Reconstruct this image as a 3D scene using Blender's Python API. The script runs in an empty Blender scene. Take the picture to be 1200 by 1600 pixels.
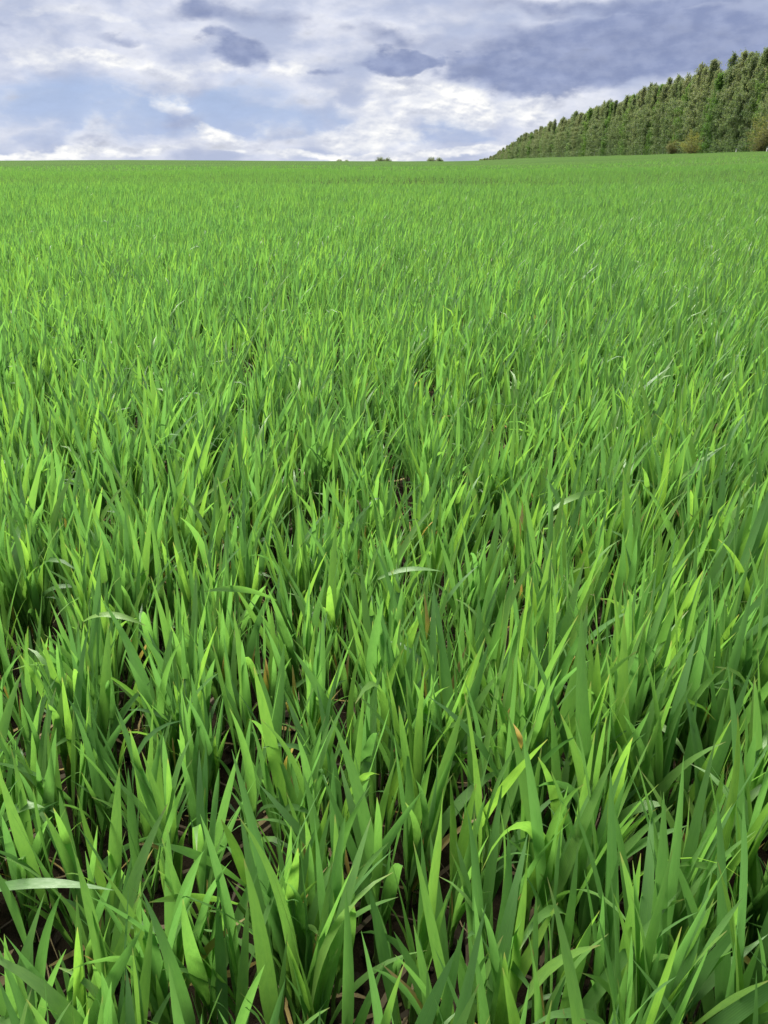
import bpy, bmesh, math, random
import numpy as np
from mathutils import Vector, Matrix, Euler

# ------------------------------------------------------------------ camera
SC = bpy.context.scene
COL = SC.collection
RNG = np.random.default_rng(7)
random.seed(7)
R = math.radians
CZ = 0.82                                  # eye height above the soil
FPX = 1202.0                               # focal length in photo pixels (1200 x 1600)
PITCH = math.atan(550.0 / FPX)             # horizon at photo row 250
CP, SP = math.cos(PITCH), math.sin(PITCH)

cam_d = bpy.data.cameras.new('camera')
cam = bpy.data.objects.new('camera', cam_d)
COL.objects.link(cam)
cam.location = (0, 0, CZ)
cam.rotation_euler = (math.pi / 2 - PITCH, 0, 0)
cam_d.sensor_fit = 'VERTICAL'
cam_d.sensor_height = 24.0
cam_d.lens = 24.0 * FPX / 1600.0
cam_d.clip_start = 0.02
cam_d.clip_end = 8000
SC.camera = cam


def ray(px, py):
    """direction of a photo pixel (1200 x 1600)"""
    r, u = px - 600.0, 800.0 - py
    return np.array([r, FPX * CP + u * SP, u * CP - FPX * SP])


def azel(px, py):
    d = ray(px, py)
    return math.degrees(math.atan2(d[0], d[1])), math.degrees(math.atan2(d[2], math.hypot(d[0], d[1])))


def on_height(px, py, z):
    d = ray(px, py)
    t = (z - CZ) / d[2]
    return np.array([d[0] * t, d[1] * t, z])


def project(p):
    x, y, z = p[..., 0], p[..., 1], p[..., 2] - CZ
    dep = y * CP - z * SP
    up = y * SP + z * CP
    dep = np.where(dep < 1e-3, 1e-3, dep)
    return 600 + FPX * x / dep, 800 - FPX * up / dep, dep


# ------------------------------------------------------------------ world, sun, exposure
SUN_EL, SUN_AZ = 56.0, -42.0               # degrees; azimuth from the view axis, + is right
EXPOSURE = 1.36
world = bpy.data.worlds.new('World')
SC.world = world
world.use_nodes = True
WT = world.node_tree
WT.nodes.clear()


class NB:
    """tiny node builder"""
    def __init__(self, tree):
        self.t = tree

    def new(self, kind, **kw):
        n = self.t.nodes.new(kind)
        for k, v in kw.items():
            setattr(n, k, v)
        return n

    def put(self, sock, v):
        if hasattr(v, 'is_output') or isinstance(v, bpy.types.NodeSocket):
            self.t.links.new(v, sock)
        else:
            sock.default_value = v

    def m(self, op, a, b=0.0, c=0.0, clamp=False):
        n = self.new('ShaderNodeMath', operation=op, use_clamp=clamp)
        self.put(n.inputs[0], a)
        self.put(n.inputs[1], b)
        self.put(n.inputs[2], c)
        return n.outputs[0]

    def v(self, op, a, b=(0, 0, 0)):
        n = self.new('ShaderNodeVectorMath', operation=op)
        self.put(n.inputs[0], a)
        self.put(n.inputs[1], b)
        return n.outputs['Value'] if op in ('DOT_PRODUCT', 'LENGTH') else n.outputs[0]

    def comb(self, x, y, z):
        n = self.new('ShaderNodeCombineXYZ')
        for i, q in enumerate((x, y, z)):
            self.put(n.inputs[i], q)
        return n.outputs[0]

    def sep(self, a):
        n = self.new('ShaderNodeSeparateXYZ')
        self.put(n.inputs[0], a)
        return n.outputs

    def noise(self, vec, scale, detail=4.0, rough=0.55, dist=0.0, out='Fac'):
        n = self.new('ShaderNodeTexNoise')
        self.put(n.inputs['Vector'], vec)
        n.inputs['Scale'].default_value = scale
        n.inputs['Detail'].default_value = detail
        n.inputs['Roughness'].default_value = rough
        n.inputs['Distortion'].default_value = dist
        return n.outputs[out]

    def ss(self, a, lo, hi, o0=0.0, o1=1.0):
        n = self.new('ShaderNodeMapRange', interpolation_type='SMOOTHSTEP')
        self.put(n.inputs[0], a)
        for i, q in enumerate((lo, hi, o0, o1)):
            self.put(n.inputs[i + 1], q)
        return n.outputs[0]

    def mix(self, f, a, b, blend='MIX'):
        n = self.new('ShaderNodeMix', data_type='RGBA', blend_type=blend)
        self.put(n.inputs[0], f)
        self.put(n.inputs[6], a)
        self.put(n.inputs[7], b)
        return n.outputs[2]


def rgb(r, g, b):
    return (r, g, b, 1.0)


W = NB(WT)
tc = W.new('ShaderNodeTexCoord')
D = W.v('NORMALIZE', tc.outputs['Generated'])
dx, dy, dz = W.sep(D)
AZ = W.m('MULTIPLY', W.m('ARCTAN2', dx, dy), 57.2958)
EL = W.m('MULTIPLY', W.m('ARCSINE', dz), 57.2958)
Q = W.comb(dx, dy, W.m('MULTIPLY', dz, 2.1))
warp = W.v('SUBTRACT', W.noise(Q, 9.0, 6.0, 0.55, 0.0, 'Color'), (0.5, 0.5, 0.5))
wx, wy, wz = W.sep(warp)
AE = W.comb(W.m('MULTIPLY_ADD', wx, 11.0, AZ), W.m('MULTIPLY_ADD', wy, 3.6, EL), 0.0)


def blobs(items):
    """summed soft ellipses of cloud, centre and half size given in photo pixels"""
    tot = None
    for (px, py, rx, ry, amp) in items:
        a0, e0 = azel(px, py)
        ra = abs(azel(px + rx, py)[0] - a0)
        re = abs(azel(px, py + ry)[1] - e0)
        d = W.v('MULTIPLY', W.v('SUBTRACT', AE, (a0, e0, 0)), (1 / ra, 1 / re, 0))
        g = W.m('SUBTRACT', 1.0, W.v('DOT_PRODUCT', d, d), clamp=True)
        tot = W.m('MULTIPLY', g, amp) if tot is None else W.m('MULTIPLY_ADD', g, amp, tot)
    return tot


dark_b = blobs([(370, 33, 140, 24, 0.9), (165, 58, 45, 12, 0.6), (375, 88, 85, 28, 1.5), (640, 98, 85, 32, 1.9), (535, 104, 32, 11, 0.9),
                (630, 58, 110, 22, 0.6), (930, 80, 320, 64, 1.25), (1110, 40, 280, 90, 0.95), (860, 108, 150, 38, 0.8),
                (900, 8, 330, 18, 0.7), (20, 42, 40, 10, 0.6)])
blue_b = blobs([(70, 165, 240, 55, 1.3), (270, 188, 220, 42, 1.3), (430, 170, 120, 60, 0.9), (690, 208, 95, 32, 0.9),
                (100, 222, 150, 14, 0.7), (760, 225, 70, 10, 0.5)])
brt_b = blobs([(640, 165, 190, 50, 0.46), (560, 215, 130, 26, 0.58), (330, 222, 50, 30, 0.85), (220, 240, 90, 12, 0.7),
               (60, 242, 130, 12, 0.8), (620, 243, 330, 10, 0.8), (120, 100, 120, 20, 0.60), (255, 150, 70, 30, 0.62),
               (830, 172, 110, 34, 0.36), (90, 20, 110, 12, 0.40), (745, 150, 50, 26, 0.5), (470, 100, 60, 20, 0.5),
               (730, 190, 70, 30, 0.4), (300, 118, 150, 16, 0.35)])
n_big = W.noise(Q, 5.0, 3.0, 0.5)
n_mid = W.noise(Q, 13.0, 5.0, 0.52, 0.1)
n_fine = W.noise(Q, 42.0, 4.0, 0.55, 0.0)
Qs = W.v('ADD', Q, (0.004, 0.0, -0.016))
n_mid2 = W.noise(Qs, 13.0, 5.0, 0.52, 0.1)
n_fine2 = W.noise(W.v('ADD', Q, (0.0012, 0.0, -0.005)), 42.0, 4.0, 0.55, 0.0)
relief = W.m('ADD', W.m('MULTIPLY', W.m('SUBTRACT', n_mid2, n_mid), 2.4), W.m('MULTIPLY', W.m('SUBTRACT', n_fine2, n_fine), 1.1))

sky = W.new('ShaderNodeTexSky', sky_type='NISHITA', sun_disc=False)
sky.sun_elevation = R(SUN_EL)
sky.sun_rotation = R(SUN_AZ)
sky.air_density = 1.0
sky.dust_density = 1.0
clear = W.v('MULTIPLY', sky.outputs[0], (0.050, 0.050, 0.050))

veil = W.mix(W.ss(n_mid, 0.35, 0.68), rgb(0.255, 0.288, 0.385), rgb(0.45, 0.465, 0.52))
blue = W.mix(0.22, rgb(0.195, 0.270, 0.455), clear)
fb = W.m('ADD', blue_b, W.ss(n_big, 0.60, 0.78, 0.0, 0.55))
c = W.mix(W.ss(fb, 0.15, 1.2, 0.0, 0.78), veil, blue)
# bright heaped cloud
cum = W.m('ADD', W.m('ADD', brt_b, W.ss(EL, 30.0, 2.0, 0.0, 0.10)), W.m('MULTIPLY', W.m('SUBTRACT', W.m('MULTIPLY_ADD', n_fine, 0.40, n_mid), 0.70), 2.0))
bmask = W.ss(cum, 0.12, 0.88)
bcol = W.mix(W.ss(relief, -0.32, 0.30), rgb(0.42, 0.44, 0.50), rgb(0.58, 0.572, 0.54))
c = W.mix(bmask, c, bcol)
# grey undersides
dk = W.m('ADD', W.m('ADD', dark_b, W.ss(n_big, 0.36, 0.22, 0.0, 0.7)), W.m('MULTIPLY', W.m('SUBTRACT', n_mid, 0.5), 2.3))
dmask = W.ss(dk, 0.10, 1.15, 0.0, 0.97)
dcol = W.mix(W.ss(n_fine, 0.3, 0.7), rgb(0.135, 0.165, 0.270), rgb(0.190, 0.222, 0.330))
c = W.mix(dmask, c, dcol)
lift = W.m('MULTIPLY', W.m('MULTIPLY_ADD', relief, W.m('MULTIPLY_ADD', bmask, 0.28, 0.12), 1.0), 0.71)
c = W.v('SCALE', c)
c.node.inputs['Scale'].default_value = 1.0
WT.links.new(lift, c.node.inputs['Scale'])
bg = W.new('ShaderNodeBackground')
W.put(bg.inputs[0], c)
bg.inputs[1].default_value = 1.0
wo = W.new('ShaderNodeOutputWorld')
WT.links.new(bg.outputs[0], wo.inputs[0])
world.cycles.sampling_method = 'MANUAL'
world.cycles.sample_map_resolution = 512

sun_d = bpy.data.lights.new('sun', 'SUN')
sun_d.energy = 4.5
sun_d.angle = R(34)
sun_d.color = (1.0, 0.955, 0.88)
sun = bpy.data.objects.new('sun', sun_d)
COL.objects.link(sun)
sv = Vector((math.sin(R(SUN_AZ)) * math.cos(R(SUN_EL)), math.cos(R(SUN_AZ)) * math.cos(R(SUN_EL)), math.sin(R(SUN_EL))))
sun.rotation_euler = sv.to_track_quat('Z', 'Y').to_euler()
sun.location = (-20, 40, 60)

SC.view_settings.view_transform = 'Standard'
SC.view_settings.look = 'None'
SC.view_settings.exposure = EXPOSURE
SC.view_settings.gamma = 1.0
SC.view_settings.use_curve_mapping = False
SC.cycles.max_bounces = 6
SC.cycles.diffuse_bounces = 3
SC.cycles.transmission_bounces = 3
SC.cycles.glossy_bounces = 2
SC.cycles.transparent_max_bounces = 4


# ------------------------------------------------------------------ terrain
TREE_AZ = math.atan(100.0 / 1322.0)         # direction in which the tree belt runs away
S0 = 51.5                                   # sideways distance to the tree belt
TD = np.array([math.sin(TREE_AZ), math.cos(TREE_AZ)])
TP = np.array([math.cos(TREE_AZ), -math.sin(TREE_AZ)])


def sstep(a, lo, hi):
    t = np.clip((a - lo) / (hi - lo), 0, 1)
    return t * t * (3 - 2 * t)


def ground(x, y):
    x = np.asarray(x, float)
    y = np.asarray(y, float)
    s = x * TP[0] + y * TP[1]
    r = np.hypot(x, y)
    az = np.degrees(np.arctan2(x, y))
    z = 1.95 * sstep(s, 3.0, S0 + 6)
    z = z + 0.55 * np.exp(-((az + 17) / 9.0) ** 2) * sstep(r, 60, 300)
    z = z + 0.012 * np.sin(x * 1.3 + 0.5 * y) * np.cos(y * 0.9 - 0.3 * x) * sstep(r, 1.5, 5)
    z = z + 0.05 * np.sin(x * 0.31 + 1.0) * np.cos(y * 0.17) * sstep(r, 6, 25)
    z = z - 15.0 * sstep(r, 450, 1200) - 9.0 * sstep(r, 1200, 3500)
    return z


def canopy_lift(x, y):
    return 0.24 * sstep(np.hypot(x, y), 70, 130) * (1 - sstep(np.asarray(x) * TP[0] + np.asarray(y) * TP[1], S0 - 5, S0 - 3))


# ------------------------------------------------------------------ helpers
def tag(o, label=None, cat=None, group=None, kind=None):
    for k, q in (('label', label), ('category', cat), ('group', group), ('kind', kind)):
        if q:
            o[k] = q
    return o


def empty(name, loc, rz=0.0):
    o = bpy.data.objects.new(name, None)
    o.empty_display_size = 0.05
    COL.objects.link(o)
    o.location = loc
    o.rotation_euler = (0, 0, rz)
    return o


def mesh_np(name, verts, loops, sizes, mat, attrs=None, smooth=True):
    """fast mesh from arrays; attrs: name -> (type, array)"""
    me = bpy.data.meshes.new(name)
    verts = np.ascontiguousarray(verts, np.float32)
    loops = np.ascontiguousarray(loops, np.int32)
    sizes = np.ascontiguousarray(sizes, np.int32)
    me.vertices.add(len(verts))
    me.vertices.foreach_set('co', verts.ravel())
    me.loops.add(len(loops))
    me.loops.foreach_set('vertex_index', loops)
    me.polygons.add(len(sizes))
    st = np.zeros(len(sizes), np.int32)
    st[1:] = np.cumsum(sizes)[:-1]
    me.polygons.foreach_set('loop_start', st)
    me.polygons.foreach_set('use_smooth', np.full(len(sizes), smooth))
    for k, (typ, arr) in (attrs or {}).items():
        a = me.attributes.new(k, typ, 'POINT')
        a.data.foreach_set('vector' if typ == 'FLOAT_VECTOR' else 'value', np.ascontiguousarray(arr, np.float32).ravel())
    me.update(calc_edges=True)
    if mat:
        me.materials.append(mat)
    return me


def obj(name, me, parent=None, loc=None):
    o = bpy.data.objects.new(name, me)
    COL.objects.link(o)
    if parent:
        o.parent = parent
    if loc is not None:
        o.location = loc
    return o


def new_mat(name):
    mt = bpy.data.materials.new(name)
    mt.use_nodes = True
    mt.node_tree.nodes.clear()
    return mt, NB(mt.node_tree)


def finish(mt, N, shader):
    o = N.new('ShaderNodeOutputMaterial')
    mt.node_tree.links.new(shader, o.inputs[0])
    return mt


def principled(N, col, rough=0.6, spec=0.4, bump=None, bstr=0.3, bdist=0.01):
    p = N.new('ShaderNodeBsdfPrincipled')
    N.put(p.inputs['Base Color'], col)
    N.put(p.inputs['Roughness'], rough)
    N.put(p.inputs['Specular IOR Level'], spec)
    if bump is not None:
        b = N.new('ShaderNodeBump')
        b.inputs['Strength'].default_value = bstr
        b.inputs['Distance'].default_value = bdist
        N.put(b.inputs['Height'], bump)
        N.put(p.inputs['Normal'], b.outputs[0])
    return p.outputs[0]


def ramp(N, fac, stops):
    n = N.new('ShaderNodeValToRGB')
    N.put(n.inputs[0], fac)
    e = n.color_ramp.elements
    while len(e) < len(stops):
        e.new(0.5)
    for q, (p, c_) in zip(e, stops):
        q.position = p
        q.color = (*c_, 1)
    return n.outputs[0]


# ------------------------------------------------------------------ materials
def wheat_material():
    mt, N = new_mat('wheat_leaf')
    at = N.new('ShaderNodeAttribute', attribute_name='leafco')
    u, v, tint = N.sep(at.outputs['Vector'])
    dry = N.new('ShaderNodeAttribute', attribute_name='dry').outputs['Fac']
    oi = N.new('ShaderNodeObjectInfo')
    geo = N.new('ShaderNodeNewGeometry')
    t = N.m('FRACT', N.m('ADD', tint, oi.outputs['Random']))
    patch = N.noise(geo.outputs['Position'], 0.55, 3.0)
    t = N.m('ADD', t, N.m('MULTIPLY', N.m('SUBTRACT', patch, 0.5), 0.7), clamp=True)
    col = ramp(N, t, [(0.0, (0.094, 0.205, 0.058)), (0.35, (0.117, 0.243, 0.059)), (0.72, (0.148, 0.285, 0.055)), (1.0, (0.184, 0.322, 0.047))])
    # paler, yellower foot of each blade, veins and midrib
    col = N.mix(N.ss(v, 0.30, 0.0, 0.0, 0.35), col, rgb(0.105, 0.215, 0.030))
    vein = N.m('MULTIPLY_ADD', N.m('SINE', N.m('MULTIPLY', u, 26.0)), 0.5, 0.5)
    col = N.mix(N.m('MULTIPLY', vein, 0.12), col, rgb(0.12, 0.29, 0.05))
    rib = N.ss(N.m('ABSOLUTE', u), 0.10, 0.02, 0.0, 0.30)
    col = N.mix(rib, col, rgb(0.14, 0.29, 0.06))
    lp = N.comb(N.m('MULTIPLY', u, 0.6), N.m('MULTIPLY', v, 5.0), N.m('MULTIPLY', t, 60.0))
    blot = N.noise(lp, 3.0, 4.0)
    col = N.mix(N.ss(blot, 0.35, 0.75, 0.0, 0.30), col, rgb(0.055, 0.165, 0.030))
    # dry tips and dead leaves
    dn = N.m('ADD', dry, N.m('MULTIPLY', N.m('SUBTRACT', blot, 0.5), 0.5))
    dcol = ramp(N, dn, [(0.25, (0.17, 0.27, 0.03)), (0.55, (0.34, 0.29, 0.06)), (0.8, (0.33, 0.21, 0.07)), (1.0, (0.25, 0.19, 0.11))])
    dm = N.m('MULTIPLY', N.ss(dn, 0.12, 0.45), N.ss(dry, 0.01, 0.10))
    col = N.mix(dm, col, dcol)
    tip = N.m('MULTIPLY', N.ss(v, 0.93, 0.99, 0.0, 0.7), N.ss(t, 0.3, 0.8))
    col = N.mix(tip, col, rgb(0.30, 0.24, 0.09))
    # upper side waxier and bluer than the underside
    col = N.mix(N.m('MULTIPLY', geo.outputs['Backfacing'], 0.20), col, rgb(0.075, 0.165, 0.065))
    bump = N.m('ADD', vein, N.m('MULTIPLY', blot, 1.5))
    rough = N.ss(blot, 0.3, 0.7, 0.36, 0.54)
    p = principled(N, col, rough, 0.55, bump, 0.2, 0.0005)
    tr = N.new('ShaderNodeBsdfTranslucent')
    tcol = N.mix(1.0, col, rgb(1.62, 1.75, 1.25), 'MULTIPLY')
    N.put(tr.inputs[0], tcol)
    ms = N.new('ShaderNodeMixShader')
    ms.inputs[0].default_value = 0.46
    mt.node_tree.links.new(p, ms.inputs[1])
    mt.node_tree.links.new(tr.outputs[0], ms.inputs[2])
    return finish(mt, N, ms.outputs[0])


def stem_material():
    mt, N = new_mat('wheat_stem')
    at = N.new('ShaderNodeAttribute', attribute_name='leafco')
    u, v, tint = N.sep(at.outputs['Vector'])
    oi = N.new('ShaderNodeObjectInfo')
    t = N.m('FRACT', N.m('ADD', tint, oi.outputs['Random']))
    col = N.mix(t, rgb(0.060, 0.150, 0.022), rgb(0.105, 0.215, 0.030))
    col = N.mix(N.ss(v, 0.35, 0.0, 0.0, 0.7), col, rgb(0.20, 0.20, 0.075))
    return finish(mt, N, principled(N, col, 0.5, 0.4))


def soil_material():
    mt, N = new_mat('field_soil')
    geo = N.new('ShaderNodeNewGeometry')
    P = geo.outputs['Position']
    r = N.v('LENGTH', N.v('MULTIPLY', P, (1, 1, 0)))
    a = N.noise(P, 14.0, 8.0, 0.65)
    b = N.noise(P, 90.0, 6.0, 0.7)
    soil = ramp(N, a, [(0.25, (0.008, 0.006, 0.0035)), (0.55, (0.020, 0.0155, 0.009)), (0.8, (0.040, 0.031, 0.018))])
    straw = N.ss(b, 0.66, 0.74, 0.0, 0.35)
    soil = N.mix(straw, soil, rgb(0.13, 0.10, 0.055))
    g1 = N.noise(P, 0.05, 4.0)
    g2 = N.noise(P, 1.3, 6.0, 0.7)
    crop = ramp(N, N.m('ADD', N.m('MULTIPLY', g1, 0.6), N.m('MULTIPLY', g2, 0.4)), [(0.3, (0.034, 0.074, 0.016)), (0.7, (0.056, 0.102, 0.020))])
    col = N.mix(N.ss(r, 30.0, 70.0), soil, crop)
    h = N.m('ADD', a, N.m('MULTIPLY', b, 0.35))
    return finish(mt, N, principled(N, col, 0.95, 0.04, h, 0.9, 0.02))


def clod_material():
    mt, N = new_mat('soil_clod')
    geo = N.new('ShaderNodeNewGeometry')
    a = N.noise(geo.outputs['Position'], 60.0, 6.0, 0.65)
    col = ramp(N, a, [(0.3, (0.010, 0.008, 0.005)), (0.7, (0.036, 0.028, 0.017))])
    return finish(mt, N, principled(N, col, 0.95, 0.15, a, 0.8, 0.004))


def litter_material():
    mt, N = new_mat('dead_straw')
    at = N.new('ShaderNodeAttribute', attribute_name='leafco')
    u, v, tint = N.sep(at.outputs['Vector'])
    col = ramp(N, tint, [(0.0, (0.045, 0.034, 0.022)), (0.45, (0.105, 0.080, 0.042)), (0.8, (0.19, 0.145, 0.062)), (1.0, (0.27, 0.20, 0.045))])
    return finish(mt, N, principled(N, col, 0.7, 0.3))


def foliage_material(name, stops, trans=0.50):
    mt, N = new_mat(name)
    at = N.new('ShaderNodeAttribute', attribute_name='leafco')
    u, v, tint = N.sep(at.outputs['Vector'])
    oi = N.new('ShaderNodeObjectInfo')
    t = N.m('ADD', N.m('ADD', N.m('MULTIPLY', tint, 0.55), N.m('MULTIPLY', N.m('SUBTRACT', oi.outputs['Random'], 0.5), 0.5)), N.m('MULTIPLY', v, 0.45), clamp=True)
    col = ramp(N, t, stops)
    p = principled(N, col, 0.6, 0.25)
    tr = N.new('ShaderNodeBsdfTranslucent')
    N.put(tr.inputs[0], N.mix(1.0, col, rgb(1.4, 1.4, 0.8), 'MULTIPLY'))
    ms = N.new('ShaderNodeMixShader')
    ms.inputs[0].default_value = trans
    mt.node_tree.links.new(p, ms.inputs[1])
    mt.node_tree.links.new(tr.outputs[0], ms.inputs[2])
    return finish(mt, N, ms.outputs[0])


def bark_material(name, pale, dark, thr):
    mt, N = new_mat(name)
    geo = N.new('ShaderNodeNewGeometry')
    q = N.v('MULTIPLY', geo.outputs['Position'], (1.2, 1.2, 5.0))
    a = N.noise(q, 2.0, 5.0, 0.6)
    col = N.mix(N.ss(a, thr, thr + 0.12), rgb(*pale), rgb(*dark))
    return finish(mt, N, principled(N, col, 0.8, 0.2))


M_LEAF, M_STEM, M_SOIL = wheat_material(), stem_material(), soil_material()
M_CLOD, M_LITTER = clod_material(), litter_material()
M_BIRCH = foliage_material('birch_leaves', [(0.0, (0.084, 0.138, 0.064)), (0.45, (0.130, 0.178, 0.092)), (0.8, (0.175, 0.205, 0.120)), (1.0, (0.205, 0.220, 0.140))])
M_GREEN = foliage_material('bright_birch_leaves', [(0.0, (0.065, 0.140, 0.036)), (0.5, (0.105, 0.195, 0.050)), (1.0, (0.160, 0.240, 0.080))])
M_SHRUB = foliage_material('budding_shrub_leaves', [(0.0, (0.110, 0.112, 0.060)), (0.4, (0.150, 0.155, 0.072)), (0.75, (0.195, 0.205, 0.070)), (1.0, (0.245, 0.255, 0.060))])
M_FAR = foliage_material('distant_leaves', [(0.0, (0.11, 0.15, 0.10)), (1.0, (0.19, 0.22, 0.15))])
M_BARK = bark_material('birch_bark', (0.50, 0.49, 0.45), (0.07, 0.06, 0.055), 0.54)
M_TWIG = bark_material('shrub_bark', (0.11, 0.09, 0.07), (0.06, 0.05, 0.04), 0.5)
M_POST = bark_material('weathered_white_paint', (0.70, 0.69, 0.66), (0.30, 0.28, 0.25), 0.62)
M_POSTCAP = bark_material('dark_paint', (0.05, 0.05, 0.055), (0.09, 0.09, 0.09), 0.6)


# ------------------------------------------------------------------ ground sheet
def build_ground():
    ns = 256
    rings = [0.0] + list(np.geomspace(0.12, 4200, 150))
    V = [[0, 0, 0]]
    for r in rings[1:]:
        a = np.arange(ns) / ns * 2 * math.pi
        x, y = r * np.sin(a), r * np.cos(a)
        z = ground(x, y) + canopy_lift(x, y)
        if r < 6:
            z = z + 0.010 * np.sin(x * 41 + 3 * np.sin(y * 17)) * np.sin(y * 37 + 2 * np.sin(x * 23)) + 0.006 * np.sin(x * 97 + y * 71)
        V += np.stack([x, y, z], 1).tolist()
    V = np.array(V)
    loops, sizes = [], []
    for k in range(ns):
        loops += [0, 1 + (k + 1) % ns, 1 + k]
        sizes.append(3)
    for i in range(len(rings) - 2):
        b0, b1 = 1 + i * ns, 1 + (i + 1) * ns
        for k in range(ns):
            k2 = (k + 1) % ns
            loops += [b0 + k, b0 + k2, b1 + k2, b1 + k]
            sizes.append(4)
    o = obj('ground', mesh_np('ground', V, loops, sizes, M_SOIL))
    tag(o, 'dark crumbly soil of the gently rolling field under the young wheat', kind='structure')


build_ground()


# ------------------------------------------------------------------ wheat: leaf library
def width_profile(t, tipp):
    base = np.minimum(1.0, 0.36 + 2.0 * t)
    return base * np.clip(1 - t ** tipp, 0, 1) ** 0.85


def make_library(n, rings, across, seed):
    """n leaf shapes -> verts (n, rings*across, 3), co (rings*across, 2)"""
    g = np.random.default_rng(seed)
    out = np.zeros((n, rings, across, 3))
    t = np.linspace(0, 1, rings)
    fine = np.linspace(0, 1, 81)
    kinds = []
    for i in range(n):
        q = i / n
        L = g.uniform(0.145, 0.215)
        w = g.uniform(0.0118, 0.0172) * (0.75 + 0.25 * L / 0.18)
        a0 = R(g.uniform(1, 12))
        if q < 0.60:                       # erect
            bend, pw, kind = R(g.uniform(0, 20)), g.uniform(1.2, 2.6), 0
        elif q < 0.84:                     # arching
            bend, pw, kind = R(g.uniform(20, 50)), g.uniform(1.3, 2.4), 1
        else:                              # bent right over
            bend, pw, kind = R(g.uniform(75, 125)), g.uniform(1.6, 3.2), 2
        side_amp = R(g.uniform(-16, 16))
        th = a0 + bend * fine ** pw
        ph = side_amp * fine ** 1.5
        d = np.stack([np.sin(th) * np.cos(ph), np.sin(th) * np.sin(ph) + 0.25 * np.sin(ph), np.cos(th)], 1)
        d /= np.linalg.norm(d, axis=1)[:, None]
        P = np.concatenate([[[0, 0, 0]], np.cumsum((d[1:] + d[:-1]) / 2, 0)]) * L / 80.0
        tw0, tw = R(g.uniform(-30, 30)), R(g.choice([-1, 1]) * g.uniform(5, 95) * (1.0 if g.random() < 0.5 else 0.35))
        C = np.stack([np.interp(t, fine, P[:, k]) for k in range(3)], 1)
        T = np.stack([np.interp(t, fine, d[:, k]) for k in range(3)], 1)
        Y = np.tile([0.0, 1.0, 0.0], (rings, 1))
        S = Y - (Y * T).sum(1)[:, None] * T
        S /= np.linalg.norm(S, axis=1)[:, None]
        Nn = np.cross(T, S)
        an = tw0 + tw * t
        S2 = S * np.cos(an)[:, None] + Nn * np.sin(an)[:, None]
        N2 = -S * np.sin(an)[:, None] + Nn * np.cos(an)[:, None]
        hw = width_profile(t, g.uniform(1.6, 2.7)) * w / 2
        hw[-1] = 0.00012
        fold = g.uniform(0.10, 0.45) * (1 - 0.55 * t)
        wav = g.uniform(0, 0.18) * np.sin(t * g.uniform(6, 15) + g.uniform(0, 6))
        if across == 3:
            us = (-1, 0, 1)
        elif across == 2:
            us = (-1, 1)
        for j, u in enumerate(us):
            lift = (abs(u) * fold + u * wav) * hw
            out[i, :, j] = C + S2 * (u * hw * np.sqrt(np.clip(1 - fold ** 2, 0.2, 1)))[:, None] + N2 * lift[:, None]
        kinds.append(kind)
    co = np.array([[u, tt] for tt in t for u in us])
    return out.reshape(n, rings * across, 3), co, np.array(kinds)


def strip_faces(rings, across):
    f = []
    for i in range(rings - 1):
        for j in range(across - 1):
            a = i * across + j
            f.append([a, a + 1, a + across + 1, a + across])
    return np.array(f)


NL = 96
LIB = {k: make_library(NL, *k, 11) for k in ((11, 3), (7, 3), (5, 2), (3, 2), (2, 2))}
KIND = LIB[(11, 3)][2]
IDX = {k: np.where(KIND == k)[0] for k in (0, 1, 2)}


def leaf_meshes():
    """shared meshes: dryness 0 green, 1 yellowing, 2 dead"""
    V, co, _ = LIB[(11, 3)]
    F = strip_faces(11, 3)
    out = {}
    for i in range(NL):
        tint = RNG.random()
        for dr in (0, 1, 2):
            if dr and i % 4:
                continue
            lc = np.concatenate([co, np.full((len(co), 1), tint)], 1)
            if dr == 0:
                dv = np.zeros(len(co))
            elif dr == 1:
                dv = 0.15 + 0.75 * sstep(co[:, 1], 0.25, 0.95)
            else:
                dv = np.full(len(co), 0.75) + 0.2 * co[:, 1]
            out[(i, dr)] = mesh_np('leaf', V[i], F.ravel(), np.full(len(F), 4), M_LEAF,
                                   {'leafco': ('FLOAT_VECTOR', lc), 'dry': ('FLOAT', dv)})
    return out


LEAFM = leaf_meshes()
DRYIDX = [i for i in range(NL) if i % 4 == 0]


def tube(path, rad, sides=6):
    path = np.array(path, float)
    n = len(path)
    V, co = [], []
    for i in range(n):
        T = path[min(i + 1, n - 1)] - path[max(i - 1, 0)]
        T /= np.linalg.norm(T) + 1e-9
        ref = np.array([1.0, 0, 0]) if abs(T[0]) < 0.8 else np.array([0, 1.0, 0])
        A = np.cross(T, ref)
        A /= np.linalg.norm(A)
        B = np.cross(T, A)
        for k in range(sides):
            a = 2 * math.pi * k / sides
            V.append(path[i] + (A * math.cos(a) + B * math.sin(a)) * rad[i])
            co.append((math.cos(a), i / (n - 1)))
    F = []
    for i in range(n - 1):
        for k in range(sides):
            k2 = (k + 1) % sides
            F.append([i * sides + k, i * sides + k2, (i + 1) * sides + k2, (i + 1) * sides + k])
    return np.array(V), np.array(F), np.array(co)


def stem_mesh(h, r0, r1, path=None):
    if path is None:
        b1, b2 = RNG.normal(0, 0.002, 2)
        path = [(0, 0, -0.012), (b1, b2, h * 0.35), (b1 * 0.5, b2 * 0.5, h * 0.7), (0, 0, h)]
    V, F, co = tube(path, [r0, r0 * 0.95, (r0 + r1) / 2, r1], 6)
    lc = np.concatenate([co, np.full((len(co), 1), RNG.random())], 1)
    return mesh_np('stem', V, F.ravel(), np.full(len(F), 4), M_STEM, {'leafco': ('FLOAT_VECTOR', lc)})


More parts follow.
